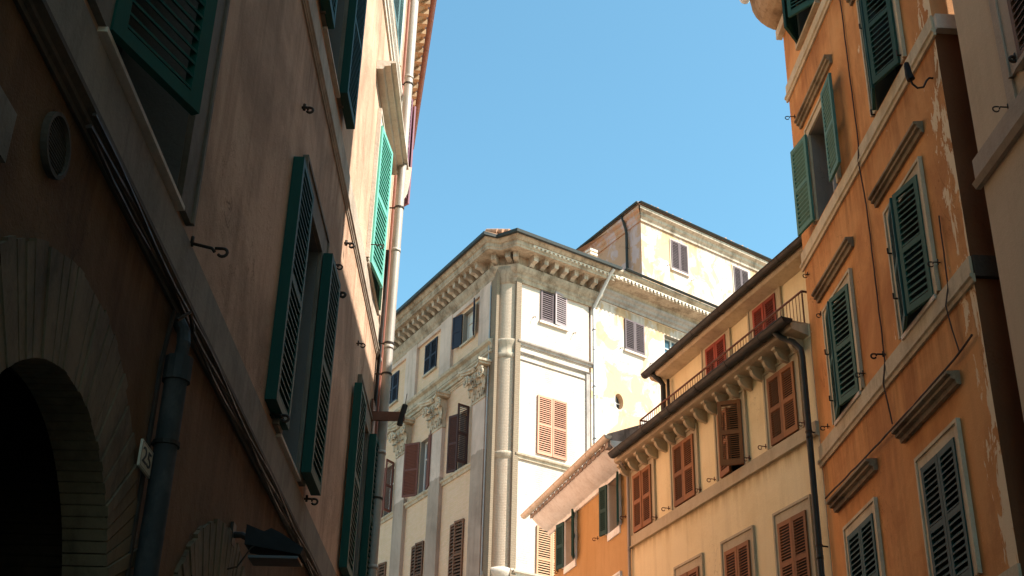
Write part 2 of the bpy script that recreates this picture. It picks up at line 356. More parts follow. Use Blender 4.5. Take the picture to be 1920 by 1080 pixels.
def window(F, u0, u1, z0, z1, mat, style='closed', frame=None, fw=.14, fd=.04, sill='white_stone', sillp=.09, angs=(0, 0), depth=.22, pane='dark', reveal='reveal_grey',
           off=.03, mids=(.5,), nsl=11, hood=None, fmat='frame_white', framez=None, solid=False, sill_h=.06, jamb=.0, mats=None, labels=(None, None), t=.05, st=.07, cover=.02, leaves=(1, 1), mull=False, top_cover=0, leaf_z=None, wsc=(1, 1)):
    uc = (u0 + u1) / 2; F.holes.append((u0, u1, z0, z1))
    base = (uc, 0, z0)
    m = F.mb()
    # reveal lining is the window's own mesh (4 thin sheets with depth)
    d = -depth
    m.quad((u0 - uc, 0, 0), (u0 - uc, d, 0), (u0 - uc, d, z1 - z0), (u0 - uc, 0, z1 - z0)); m.quad((u1 - uc, 0, 0), (u1 - uc, d, 0), (u1 - uc, d, z1 - z0), (u1 - uc, 0, z1 - z0))
    m.quad((u0 - uc, 0, z1 - z0), (u0 - uc, d, z1 - z0), (u1 - uc, d, z1 - z0), (u1 - uc, 0, z1 - z0)); m.quad((u0 - uc, 0, 0), (u0 - uc, d, 0), (u1 - uc, d, 0), (u1 - uc, 0, 0))
    win = m.build('window', reveal, F.e, (uc, 0, z0))
    g = F.mb(); g.box(u0 - uc, u1 - uc, d - .02, d, 0, z1 - z0); g.build('pane', pane, win)
    if pane != 'dark' or mull:
        c = F.mb(); a, b, hh = u0 - uc, u1 - uc, z1 - z0
        for x0, x1 in ((a, a + .06), (b - .06, b), (-.045, .045)): c.box(x0, x1, d + .001, d + .05, 0, hh)
        for q0, q1 in ((0, .07), (hh - .06, hh), (hh * .66, hh * .66 + .05)): c.box(a + .06, -.045, d + .002, d + .045, q0, q1); c.box(.045, b - .06, d + .002, d + .045, q0, q1)
        c.build('casement', fmat, win)
    if frame:
        fz = framez if framez is not None else fw
        f = F.mb(); a, b, hh = u0 - uc, u1 - uc, z1 - z0
        f.box(a - fw, a, .002, fd, 0, hh + fz); f.box(b, b + fw, .002, fd, 0, hh + fz); f.box(a, b, .002, fd, hh, hh + fz)
        f.box(a - fw - .025, a - fw + .02, .003, fd + .02, 0, hh + fz + .025); f.box(b + fw - .02, b + fw + .025, .003, fd + .02, 0, hh + fz + .025); f.box(a - fw + .02, b + fw - .02, .003, fd + .02, hh + fz - .02, hh + fz + .025)
        f.build('surround', frame, win)
    if sill:
        f = F.mb(); f.box(u0 - uc - .08, u1 - uc + .08, -.05, sillp, -sill_h, 0); f.build('sill', sill, win)
    if hood:
        a, b, zz, pr, hm = hood   # extents in u, z, projection
        f = F.mb(); f.prof([(0.002, zz - z0), (pr * .35, zz - z0), (pr * .4, zz - z0 + .04), (pr * .42, zz - z0 + .06), (pr * .72, zz - z0 + .07), (pr * .74, zz - z0 + .105), (pr * .66, zz - z0 + .115), (pr, zz - z0 + .13), (pr, zz - z0 + .165), (0.002, zz - z0 + .18)], a - uc, b - uc)
        f.build('hood', hm, win)
    wd = (u1 - u0) / 2 + cover; lz = leaf_z if leaf_z is not None else z0 + .01; lh = z1 - lz + top_cover
    mt = mats or (mat, mat)
    if style != 'none':
        for k in (0, 1):
            if not leaves[k]: continue
            leaf(F, win, u0 - cover if k == 0 else u1 + cover, lz, wd * wsc[k] - .006, lh, mt[k], high=(k == 1), ang=angs[k], off=off[k] if isinstance(off, tuple) else off, base=base, label=labels[k], mids=mids, nsl=nsl, solid=solid, t=t, st=st)
    return win

def hook(F, u, z, length=.28, mat='iron', o0=0, name='shutter_hook', tilt=0, r=.009):
    m = F.mb(); L = length * (1 if F.side < 0 else .72)
    m.tube([(u, o0 - .02, z), (u, o0 + L * .55, z + tilt), (u, o0 + L * .62, z + tilt - .03)], r)
    pts = []
    for k in range(9):
        t = math.pi * (.5 + 1.35 * k / 8); pts.append((u, o0 + L * .8 + .036 * math.cos(t) * -1, z + tilt - .035 + .034 * math.sin(t)))
    m.tube([(u, o0 + L * .62, z + tilt - .0)] + pts, r * .95)
    m.tube([(u, o0 + .03, z - .035), (u, o0 + .03, z + .045)], r * 1.1)
    return m.build(name, mat, F.e, smooth=True)

def pipe(F, u, o, z0, z1, r, mat, rings=(), top=None, bot=None, name='downpipe', seg=12, drift=0):
    m = F.mb(); path = []
    if bot: path += bot
    path += [(u + drift * (z1 - z) / (z1 - z0), o, z) for z in [z0 + (z1 - z0) * k / 6 for k in range(7)]]
    if top: path += top
    m.tube(path, r, seg)
    zz = z0 + 1.1
    while zz < z1 - .3:
        uu = u + drift * (z1 - zz) / (z1 - z0); m.tube([(uu, o, zz), (uu, o, zz + .07)], r * 1.07, seg); zz += 2.0
    p = m.build(name, mat, F.e, smooth=True)
    p.data.polygons.foreach_set('use_smooth', [len(x.vertices) == 4 for x in p.data.polygons])
    for z in rings:
        uu = u + drift * (z1 - z) / (z1 - z0)
        c = F.mb(); c.tube([(uu, o, z), (uu, o, z + .03)], r * 1.16, seg); c.tube([(uu, -.02, z + .02), (uu, o, z + .02)], .014, 6); c.build('pipe_bracket', 'iron', p)
    return p

def gutter(F, u0, u1, o, z, r, mat, name='gutter', joints=1.2, brk=None):
    m = F.mb(); n = 9; vs = []
    prof = [(o + r * math.cos(math.pi + math.pi * k / n), z + r * math.sin(math.pi + math.pi * k / n)) for k in range(n + 1)]
    inner = [(o + (r - .012) * math.cos(math.pi + math.pi * k / n), z + (r - .012) * math.sin(math.pi + math.pi * k / n)) for k in range(n + 1)]
    m.prof(prof + inner[::-1], u0, u1)
    m.prof(prof, u0, u0 + .01); m.prof(prof, u1 - .01, u1)
    x = u0 + joints * .7
    while x < u1:
        m.prof([(o + r * 1.07 * math.cos(math.pi + math.pi * k / n), z + r * 1.07 * math.sin(math.pi + math.pi * k / n)) for k in range(n + 1)], x, x + .05); x += joints
    m.tube([(u0, o + r, z), (u1, o + r, z)], .014, 6)
    g = m.build(name, mat, F.e)
    return g

def tiles(F, u0, u1, o, z, mat='roof_tile', pitch=.22, back=5.5, rise=.3, name='roof', hip0=0, hip1=0):
    """pitched roof sheet with a row of curved cover tiles along the eave"""
    m = F.mb(); m.prof([(o, z), (o, z + .05), (o - back, z + .05 + back * rise), (o - back, z + back * rise - .1)], u0 + hip0 * o, u1 - hip1 * o, hip0, hip1)
    k = 0; x = u0 + .1
    while x < u1:
        r = .085; jz = random.uniform(-.01, .025); jo = random.uniform(-.05, .06); n = 5
        ring0 = [(x + r * math.cos(math.pi * i / n), o + .04 + jo, z + .05 + jz + r * math.sin(math.pi * i / n)) for i in range(n + 1)]
        L1 = min(1.6, .12 + (x - u0) * (1 if hip0 else 9), .12 + (u1 - x) * (1 if hip1 else 9)); ring1 = [(x + r * math.cos(math.pi * i / n), o - L1, z + .05 + L1 * rise + r * math.sin(math.pi * i / n)) for i in range(n + 1)]
        m.add(ring0 + ring1, [(i, i + 1, n + 2 + i, n + 1 + i) for i in range(n)] + [tuple(range(n + 1))])
        x += pitch
    return m.build(name, mat, F.e)

def dentils(F, u0, n, pitch, wd, o0, o1, z0, z1, mat='white_stone'):
    m = F.mb(); zt = z1 + .03
    for k in range(n):
        a = u0 + k * pitch; b = a + wd; c = a + pitch; base = len(m.v)
        if k == 0: m.v += [m.P(a, o, z) for o in (o0, o1) for z in (z0, z1, zt)]
        p = len(m.v) - 6
        m.v += [m.P(b, o, z) for o in (o0, o1) for z in (z0, z1, zt)]; q = p + 6
        m.f += [(p, q, q + 1, p + 1), (p + 3, q + 3, q + 4, p + 4), (p, q, q + 3, p + 3), (p, p + 1, p + 4, p + 3), (q, q + 1, q + 4, q + 3), (p + 1, q + 1, q + 2, p + 2), (p + 4, q + 4, q + 5, p + 5), (p + 2, q + 2, q + 5, p + 5)]
        if k < n - 1:
            m.v += [m.P(c, o, z) for o in (o0, o1) for z in (z0, z1, zt)]; r = q + 6
            m.f += [(q + 1, r + 1, r + 2, q + 2), (q + 4, r + 4, r + 5, q + 5), (q + 1, r + 1, r + 4, q + 4), (q + 2, r + 2, r + 5, q + 5)]
    return m.build('dentils', mat, F.e)

# ================================================================ ground and street
def sheet(name, x0, x1, y0, y1, z, mat):
    m = MB(1); m.quad((x0, y0, z), (x1, y0, z), (x1, y1, z), (x0, y1, z)); o = m.build(name, mat); tag(o, None, None, kind='structure'); return o
sheet('ground', -900, 900, -900, 900, 0, 'asphalt')
sheet('street', -2.6, 6.2, -30, 42, .004, 'paving')

# ================================================================ left building
AZL = .25027585
L = Facade('shaded_house', (-2.5, 0), AZL, -1, 'peach plastered house with green shutters filling the left side, near part in deep shade')
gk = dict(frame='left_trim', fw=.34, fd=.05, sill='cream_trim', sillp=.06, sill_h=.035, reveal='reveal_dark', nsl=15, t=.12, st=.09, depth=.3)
# first storey windows
for _u, _z, _r in ((6.6, 3.02, 1.6), (11.05, 2.84, 1.66)): L.holes.append((_u - _r, _u + _r, .0, _z + _r))
window(L, 6.1, 8.0, 6.36, 9.36, 'green_dark', angs=(21, 4), off=.04, pane='dark', wsc=(.95, 1), labels=('dark green leaf swung out over the street', None), leaves=(1, 0), leaf_z=6.38, **{**gk, 't': .06, 'st': .12, 'depth': .6})
window(L, 12.8, 14.1, 6.36, 9.3, 'green_dark', angs=(180, 180), off=(.06, .12), wsc=(1.3, 1.3), pane='glass', fmat='frame_wood', leaf_z=6.42, **gk)
window(L, 19.15, 20.45, 6.36, 9.3, 'green_dark', angs=(180, 180), off=(.08, .12), wsc=(1.3, 1.3), pane='glass', fmat='frame_wood', leaf_z=6.42, **gk)
window(L, 6.3, 7.8, 11.8, 14.4, 'green_dark', angs=(180, 180), off=.08, pane='glass', fmat='frame_wood', **gk)
window(L, 12.8, 14.1, 11.75, 14.4, 'green_dark', angs=(180, 180), off=(.08, .1), wsc=(1.3, 1.3), pane='glass', fmat='frame_wood', **gk)
gk2 = {**gk, 'frame': 'cream_trim', 'fw': .2, 't': .05}
window(L, 18.68, 20.45, 11.62, 14.35, 'green_mint', angs=(8, 8), off=.06, pane='glass', fmat='frame_wood', hood=(17.8, 21.2, 14.93, .33, 'cream_trim'), labels=('mint green leaf in full sun', None), **gk2)
window(L, 18.9, 20.6, 17.25, 19.8, 'teal_grey', angs=(2, 2), off=.03, pane='glass', fmat='frame_white', **gk2)
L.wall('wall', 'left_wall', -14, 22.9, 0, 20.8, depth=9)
# grey painted band and string courses
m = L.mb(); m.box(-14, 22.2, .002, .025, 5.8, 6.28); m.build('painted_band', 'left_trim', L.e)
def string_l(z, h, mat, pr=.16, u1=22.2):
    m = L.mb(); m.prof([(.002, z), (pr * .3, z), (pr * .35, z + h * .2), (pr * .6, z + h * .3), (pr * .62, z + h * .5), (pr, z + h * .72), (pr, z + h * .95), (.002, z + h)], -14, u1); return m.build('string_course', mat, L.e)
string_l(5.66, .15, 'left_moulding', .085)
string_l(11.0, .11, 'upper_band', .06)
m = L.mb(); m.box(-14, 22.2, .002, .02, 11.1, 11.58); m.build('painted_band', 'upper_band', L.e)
string_l(16.45, .32, 'cream_trim', .12)
# arches
def arch(u, z, ri, ro, name='brick_arch'):
    m = L.mb(); n = 54
    for k in range(n):
        a0 = math.pi * k / n + .003; a1 = math.pi * (k + 1) / n - .004; jr = random.uniform(-.02, .025); jo = random.uniform(-.012, .006)
        vs = []
        for o in (-.25, .035 + jo):
            for (rr, aa) in ((ri, a0), (ro + jr, a0), (ro + jr, a1), (ri, a1)): vs.append((u + rr * math.cos(aa), o, z + rr * math.sin(aa)))
        m.add(vs, [(0, 1, 2, 3), (7, 6, 5, 4), (0, 4, 5, 1), (1, 5, 6, 2), (2, 6, 7, 3), (3, 7, 4, 0)])
    for s_ in (-1, 1):
        zz = .3
        while zz < z - .05:
            m.box(u + s_ * ri, u + s_ * (ro - random.uniform(0, .2)), -.25, .03, zz, min(zz + .09, z)); zz += .1
    b = m.build(name, 'arch_brick', L.e); g = L.mb(); n = 40
    for k in range(n):
        a0 = math.pi * k / n; a1 = math.pi * (k + 1) / n; vs = []
        for o in (.002, .012):
            for (rr, aa) in ((ri + .01, a0), (ro - .02, a0), (ro - .02, a1), (ri + .01, a1)): vs.append((u + rr * math.cos(aa), o, z + rr * math.sin(aa)))
        g.add(vs, [(0, 1, 2, 3), (7, 6, 5, 4), (0, 4, 5, 1), (1, 5, 6, 2), (2, 6, 7, 3), (3, 7, 4, 0)])
    g.build('arch_mortar', 'arch_brick', L.e)
    return b
arch(6.6, 3.02, 1.34, 1.95); arch(11.05, 2.84, 1.4, 1.97)
for u in (6.6, 11.05):
    r_, zc = (1.6, 3.02) if u < 8 else (1.66, 2.84); m = L.mb(); n = 40
    for k in range(n):
        a0, a1 = math.pi * k / n, math.pi * (k + 1) / n; q = []
        for a_ in (a0, a1):
            f = min(r_ / max(abs(math.cos(a_)), 1e-6), r_ / max(abs(math.sin(a_)), 1e-6)); q.append(((u + f * math.cos(a_), 0, zc + f * math.sin(a_)), (u + r_ * math.cos(a_), 0, zc + r_ * math.sin(a_))))
        m.add([q[0][0], q[1][0], q[1][1], q[0][1]], [(0, 1, 2, 3)])
    m.build('spandrel', 'left_wall', L.e)
    # spandrel plaster between the square cut and the round brick arch is hidden by the voussoirs; cut the round top through the wall
    m = L.mb(); m.box(u - 2, u + 2, -2.2, -2.0, 0, 5.2); m.box(u - 2.1, u - 2, -2.2, -.25, 0, 5.2); m.box(u + 2, u + 2.1, -2.2, -.25, 0, 5.2); m.box(u - 2.1, u + 2.1, -2.2, -.25, 5.2, 5.3); m.build('archway_wall', 'dark_brick', L.e)
hook(L, 8.5, 6.3, .34, r=.013, tilt=-.05); hook(L, 12.05, 10.05, .12, r=.016); hook(L, 16.1, 10.55, .14, r=.018)
hook(L, 15.25, 9.74, .13, r=.012); hook(L, 18.3, 9.98, .13, r=.012); hook(L, 15.7, 9.55, .14, r=.02); hook(L, 18.55, 11.9, .3, r=.01)
hook(L, 14.9, 6.35, .16, r=.014); hook(L, 12.3, 6.4, .2, r=.016)
# cylinder downpipes
pipe(L, 8.33, .12, -.0, 5.1, .082, 'pvc', rings=(4.6, 2.3), top=[(8.33, .12, 5.2)])
m = L.mb(); m.tube([(8.33, .12, 5.08), (8.33, .12, 5.26)], .1, 12); m.tube([(8.33, .12, 5.2), (8.34, .13, 5.38), (8.4, .1, 5.5), (8.42, .03, 5.62)], .05, 10); m.build('pipe_collar', 'pvc', L.e)
m = L.mb(); m.tube([(8.21, .03, 0), (8.22, .03, 5.2), (8.26, .05, 5.6)], .018, 6); m.build('conduit', 'iron', L.e)
pipe(L, 21.05, .22, 0, 20.6, .085, 'zinc', rings=(16.95, 14.05, 11.2, 10.6, 8.3), drift=-.15, seg=16)
m = L.mb(); m.tube([(21.5, .05, 0), (21.5, .05, 20.6)], .03, 6); m.build('conduit', 'copper', L.e)
m = L.mb(); m.tube([(21.1, .04, 9.8), (21.2, .05, 12.2), (21.1, .05, 13.2)], .035, 6); m.build('cable_loop', 'iron', L.e)
m = L.mb()
for i in range(3):
    pts = [(6 + 12 * k / 24, .07 + .012 * i, 5.64 + .03 * i - .03 * math.sin(k * math.pi / 3 + i * 2)) for k in range(25)]; m.tube(pts, .014, 5)
m.tube([(8.2, .1, 5.5), (8.28, .16, 5.6), (8.5, .14, 5.56), (8.6, .1, 5.66)], .014, 5)
c = m.build('cable_bundle', 'iron'); c.matrix_world = L.e.matrix_basis.copy(); tag(c, 'loose black cables tied along the lower moulding of the shaded left house', 'cable')
m = L.mb(); m.box(4.9, 5.2, .002, .04, 4.88, 5.16); m.build('stone_block', 'left_trim', L.e)

# round vent
v = L.mb(); r = .16; n = 28
for k in range(n):
    a0, a1 = 2 * math.pi * k / n, 2 * math.pi * (k + 1) / n; vs = []
    for o in (.002, .04):
        for rr, aa in ((r, a0), (r + .022, a0), (r + .022, a1), (r, a1)): vs.append((rr * math.cos(aa), o, rr * math.sin(aa)))
    v.add(vs, [(0, 1, 2, 3), (7, 6, 5, 4), (0, 4, 5, 1), (1, 5, 6, 2), (2, 6, 7, 3), (3, 7, 4, 0)])
def place(F, u, o, z, name, label, cat, group=None):
    e = bpy.data.objects.new(name, None); COL.objects.link(e); e.empty_display_size = .1
    e.location = F.wp(u, o, z); e.rotation_euler = F.e.rotation_euler; tag(e, label, cat, group); return e
ve = place(L, 5.76, 0, 5.35, 'round_vent', 'round wall vent with slanting bars on the dark left wall', 'vent')
v.build('rim', 'left_moulding', ve)
v = L.mb(); v.add([(r * math.cos(2 * math.pi * k / 24), .004, r * math.sin(2 * math.pi * k / 24)) for k in range(24)], [tuple(range(24))]); v.build('backing', 'dark', ve)
v = L.mb()
for k in range(-7, 8):
    x = k * .021; hh = math.sqrt(max(0, r * r - x * x)); v.box(-hh, hh, .008, .02, x - .004, x + .004)
v.build('grille', 'left_moulding', ve)
# number plate
pe = place(L, 8.11, .0, 4.43, 'number_plate', 'small pale square house number plate reading 25 beside the archway', 'number plate')
v = L.mb(); v.box(-.14, .14, .052, .068, -.09, .09); v.build('plate', 'plate', pe)
v = L.mb(); v.box(-.13, .13, .0685, .0695, -.082, -.079); v.box(-.13, .13, .0685, .0695, .079, .082); v.box(-.13, -.126, .0685, .0695, -.079, .079); v.box(.126, .13, .0685, .0695, -.079, .079); v.build('border', 'plate_ink', pe)
tcu = bpy.data.curves.new('digits', 'FONT'); tcu.body = '25'; tcu.size = .15; tcu.extrude = .002; tcu.align_x = 'CENTER'; tcu.align_y = 'CENTER'
to = bpy.data.objects.new('tmp_digits', tcu); COL.objects.link(to)
bpy.context.view_layer.update(); dme = bpy.data.meshes.new_from_object(to.evaluated_get(bpy.context.evaluated_depsgraph_get())); bpy.data.objects.remove(to)
dme.materials.clear(); dme.materials.append(M['plate_ink'])
dg = bpy.data.objects.new('digits', dme); COL.objects.link(dg); dg.parent = pe; dg.location = (0, -.0705, 0); dg.rotation_euler = (R(90), 0, 0); dg.scale = (1.5, 1, 1)
# flood light on the lower wall
fl = place(L, 11.2, 0, 4.72, 'floodlight', 'black box floodlight on a bracket low on the shaded left wall', 'floodlight')
v = L.mb(); v.prof([(.16, -.02), (.66, -.1), (.68, -.04), (.45, .1), (.38, .13), (.32, .1), (.16, .16)], -.14, .16); v.build('housing', 'black', fl)
v = L.mb(); v.box(-.13, .15, .2, .64, -.135, -.112); v.build('diffuser', 'lens', fl)
v = L.mb(); v.tube([(0, 0, .1), (0, .1, .1), (0, .2, .05)], .03, 8); v.box(-.07, .07, .002, .03, 0, .2); v.tube([(-.12, .0, -.25), (-.13, .12, -.22), (-.13, .22, -.05), (-.12, .3, .0)], .008, 5); v.build('bracket', 'iron', fl)
# camera arm by the zinc pipe
fl = place(L, 21.0, 0, 9.72, 'camera_bracket', 'rusty arm holding a small black cylinder camera beside the grey downpipe', 'camera bracket')
v = L.mb(); v.box(-.35, -.3, .02, .62, -.1, .06); v.box(-.33, .2, .02, .06, -.25, .3); v.build('arm', 'rail_rust', fl)
v = L.mb(); v.tube([(-.34, .54, -.18), (-.33, .56, -.05), (-.31, .61, .2)], .05, 10); v.build('camera_body', 'black', fl, smooth=False)
v = L.mb(); v.tube([(-.31, .61, .2), (-.3, .63, .42)], .006, 5); v.build('antenna', 'iron', fl)

# ================================================================ salmon house behind it
so = L.wp(22.95, 0, 0)
SH = Facade('salmon_house', (so.x, so.y), -8, -1, 'salmon house just behind the grey downpipe, with brown eaves and purple shutters')
window(SH, 3.3, 4.3, 17.7, 20.6, 'purple', angs=(22, 36), off=.1, pane='dark', sill='white_stone', wsc=(.9, .9), nsl=12, labels=(None, None))
SH.wall('wall', 'salmon', 0, 12, 0, 22.3, depth=9)
m = SH.mb(); m.prof([(0.002, 22.0), (.1, 22.05), (.42, 22.3), (.45, 22.55), (-.2, 22.6)], -.3, 9); m.build('eaves', 'soffit_tan', SH.e)
m = SH.mb(); m.box(-.3, 9, .0, .43, 22.25, 22.28)
for k in range(24): m.box(-.2 + k * .39, -.08 + k * .39, .0, .46, 22.12, 22.27)
m.build('rafters', 'soffit_tan', SH.e)
gutter(SH, -.3, 9, .54, 22.62, .085, 'copper')
m = SH.mb(); m.prof([(.0, 16.9), (.3, 17.6), (.33, 17.9), (0, 17.95)], 2.6, 3.3); m.build('corbel', 'white_stone', SH.e)

PZ = Facade('added_bounce_house', (-22, 20), 12, -1, 'unseen cream house added past the left edge to bounce sunlight onto the palazzo')  # invented house, put in so its sunlit wall warms the palazzo's left side
for zz in (4.5, 8.5, 12.5):
    for uu in (2, 6, 10, 14, 18, 22): window(PZ, uu, uu + 1.1, zz, zz + 1.9, 'green', **dict(frame='white_stone', nsl=10))
PZ.wall('wall', 'cream_peel', 0, 26, 0, 17, depth=8)

# ================================================================ orange building on the right
AZR = -2.65741596
Q = Facade('orange_house', (6, 0), AZR, 1, 'tall orange plastered house with green louvred shutters on the right')
kk = dict(frame='trim_ochre', sill=None, nsl=13, depth=.35, reveal='reveal_grey', fw=.16, fd=.035, t=.045, st=.075)
kk['nsl'] = 10
c1 = (14.32, 15.42); c2 = (17.45, 18.6)
window(Q, *c1, 5.45, 7.12, 'green_blue', hood=(13.95, 15.98, 7.66, .17, 'hood'), **{**kk, 'nsl': 10})
window(Q, *c2, 5.45, 7.16, 'green_blue', hood=(17.1, 19.1, 7.68, .17, 'hood'), **{**kk, 'nsl': 10})
window(Q, *c1, 9.0, 10.8, 'green', angs=(15, 15), hood=(13.95, 15.9, 11.24, .13, 'hood'), **{**kk, 'sill': 'white_stone', 'sillp': .06})
window(Q, *c2, 9.0, 10.8, 'green', angs=(12, 12), hood=(17.05, 19.0, 11.24, .13, 'hood'), **{**kk, 'sill': 'white_stone', 'sillp': .06})
window(Q, *c1, 12.62, 14.62, 'green', angs=(19, 19), hood=(13.95, 15.9, 14.95, .13, 'hood'), off=.05, **kk)
window(Q, *c2, 12.62, 14.35, 'green_pale', angs=(177, 170), hood=(17.1, 19.05, 14.75, .13, 'hood'), off=(.13, .08), pane='glass', labels=('pale sun-bleached green leaf', 'pale sun-bleached green leaf'), **kk)
window(Q, *c1, 16.3, 18.0, 'green', angs=(0, 0), **{**kk, 'sill': 'trim_ochre'})
window(Q, *c2, 16.3, 17.75, 'green', angs=(38, 38), off=.05, **{**kk, 'sill': 'trim_ochre'})
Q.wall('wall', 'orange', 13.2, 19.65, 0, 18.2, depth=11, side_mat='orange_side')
def bandq(z, h, mat='trim_ochre', wrap=True):
    m = Q.mb(); m.box(13.17, 19.68, .002, .035, z, z + h)
    m.prof([(.002, z - .07), (.035, z - .07), (.045, z - .02), (.07, z), (.07, z + .035), (.002, z + .04)], 13.14, 19.7); m.build('string_course', mat, Q.e)
bandq(8.68, .28); bandq(12.27, .27); bandq(15.86, .28); bandq(5.0, .3)
m = Q.mb(); m.box(13.13, 13.198, -11, .0, 8.68, 8.96); m.build('return_band', 'left_moulding', Q.e)
m = Q.mb(); m.box(13.08, 13.198, -11, .003, 12.27, 12.5); m.build('return_cornice', 'white_stone', Q.e)
# coved eaves
m = Q.mb(); cv = [(.002, 17.45)] + [(.06 + .5 * math.sin(math.pi / 2 * k / 6) ** 1.2, 17.5 + .6 * (1 - math.cos(math.pi / 2 * k / 6))) for k in range(7)] + [(.58, 18.2), (.002, 18.3)]
m.prof(cv, 13.2, 19.72); m.build('coved_eaves', 'soffit_tan', Q.e)
m = Q.mb(); m.box(13.2, 19.75, -.002, .11, 17.3, 17.5); m.build('eaves_moulding', 'trim_ochre', Q.e)
gutter(Q, 12.9, 19.8, .66, 18.27, .09, 'eave_white')
tiles(Q, 13.0, 19.7, .5, 18.3)
hook(Q, 19.3, 15.2, .3); hook(Q, 16.3, 9.1, .3, r=.014); hook(Q, 18.9, 11.0, .12); hook(Q, 14.05, 9.35, .22); hook(Q, 17.2, 9.2, .2); hook(Q, 19.4, 12.0, .14); hook(Q, 19.1, 9.1, .2); hook(Q, 17.4, 7.9, .1, r=.02)
for (u, z) in ((15.48, 14.2), (15.46, 12.6), (15.5, 10.3), (15.5, 9.6), (18.68, 10.2), (18.68, 9.4), (14.25, 12.75)):
    m = Q.mb(); m.tube([(u, .03, z - .03), (u, .09, z - .03), (u, .09, z + .05)], .014, 6); m.build('hinge_pin', 'iron', Q.e)
def cable(F, pts, r, label, mat='cable'):
    m = F.mb(); P = []
    for a, b in zip(pts[:-1], pts[1:]):
        n = max(2, int((Vector(b) - Vector(a)).length / .25))
        for k in range(n): P.append(tuple(Vector(a).lerp(Vector(b), k / n) + Vector((random.uniform(-.006, .006), random.uniform(0, .006), random.uniform(-.006, .006)))))
    P.append(pts[-1]); m.tube(P, r, 6); o = m.build('wall_cable', mat); o.matrix_world = F.e.matrix_basis.copy(); tag(o, label, 'cable'); return o
cable(Q, [(16.39, .02, 18.0), (16.3, .02, 12.6), (16.28, .06, 12.3), (16.28, .02, 11.5), (16.28, .02, 9.0), (16.27, .09, 8.65), (16.27, .03, 8.05)], .012, 'thin brown cable running straight down the orange wall between the two window columns')
cable(Q, [(13.83, .02, 9.9), (13.85, .03, 8.9), (13.87, .09, 8.65), (13.81, .03, 8.0)], .01, 'short thin cable dropping near the peeling corner of the orange house')
cable(Q, [(13.38, .04, 8.03), (13.9, .05, 7.97), (15.4, .05, 7.96), (17.3, .05, 7.98), (19.5, .05, 8.04)], .014, 'thicker cable strung level across the orange wall above the lowest hoods')
lp = place(Q, 13.45, 0, 11.72, 'wall_lamp', 'small dark swan-neck lamp on the orange wall near its corner', 'wall lamp')
v = Q.mb(); v.tube([(0, 0, .02), (0, .05, .02), (0, .09, -.03), (0, .14, -.13), (0, .22, -.15), (0, .28, -.09), (0, .3, .0)], .014, 8); v.build('arm', 'iron', lp, smooth=True)
v = Q.mb(); v.tube([(0, .29, -.02), (0, .31, .06), (0, .32, .2), (0, .32, .24)], .055, 12, .03); v.build('lamp_head', 'black', lp)

# ================================================================ beige building at the right edge
B = Facade('beige_house', (6.0, 0), AZR, 1, 'plain beige plastered house at the far right edge, nearest the camera')
window(B, 9.9, 11.15, 10.25, 12.4, 'brown', frame='beige_trim', fw=.28, sill='beige_trim', reveal='reveal_grey')
window(B, 5.9, 7.1, 10.25, 12.4, 'brown', frame='beige_trim', fw=.28, sill='beige_trim')
window(B, 9.9, 11.15, 5.8, 7.9, 'brown', frame='beige_trim', fw=.28, sill='beige_trim')
B.wall('wall', 'beige', -18, 12.56, 0, 33, depth=1.2)  # unseen height and thin depth shaped to steer sun and shade
m = B.mb(); m.box(-18, 12.62, .002, .06, 9.62, 9.93); m.prof([(.002, 9.55), (.06, 9.55), (.1, 9.62), (.002, 9.64)], -18, 12.64); m.build('string_course', 'beige_trim', B.e)
m = B.mb(); m.box(11.44, 11.62, .002, .03, 9.95, 32); m.build('painted_strip', 'beige_trim', B.e)
hook(B, 11.62, 9.99, .3); hook(B, 11.25, 10.4, .12, r=.02)
m = B.mb(); m.box(12.57, 12.95, -.86, -.7, 0, 32.5); m.build('sun_blocker', 'beige_trim', B.e)  # unseen box added to stop sunlight leaking through the alley gap
m = B.mb(); m.box(-18, 13.12, -11, -1.21, 0, 13.2); m.build('added_shade_wing', 'beige', B.e)  # unseen block added to darken the alley and shade the lower return wall

# ================================================================ yellow building
AZY = -19.024576571161298
Y = Facade('yellow_house', (5.0886686, 19.63486214), AZY, 1, 'yellow plastered house with rust-red shutters, bracketed eaves and a railed roof terrace')
kk = dict(sill=None, nsl=15, depth=.2, reveal='reveal_grey', t=.045, st=.065, fd=.03)
cents = [.98, 2.85, 4.77, 6.72]
for i, cx in enumerate(cents):
    a = (0, 0) if i != 1 else (48, 6)
    window(Y, cx - .42, cx + .42, 9.44, 10.7, 'rust_red', frame='yellow_trim', fw=.16, framez=.14, angs=a, labels=('rust-red leaf swung open', 'rust-red leaf standing ajar') if i == 1 else (None, None), off=.04, **kk)
    window(Y, cx - .42, cx + .42, 6.6, 8.05, 'rust_red', frame='yellow_trim', fw=.15, framez=.2, off=.04, **kk)
    hook(Y, cx - .62, 9.5, .2, mat='rail_rust'); 
    if i: hook(Y, cx - 1.2, 9.52, .26, mat='rail_rust')
Y.wall('wall', 'yellow', .02, 7.4, 0, 11.2, depth=.5)
m = Y.mb(); m.box(.02, 7.4, .002, .05, 9.2, 9.42); m.box(.02, 7.4, .003, .075, 9.175, 9.2); m.build('sill_band', 'yellow_trim', Y.e)
m = Y.mb(); m.prof([(.002, 10.98), (.33, 11.06), (.35, 11.1), (.35, 11.18), (.002, 11.2)], .05, 7.46); m.build('eaves', 'yellow_trim', Y.e)
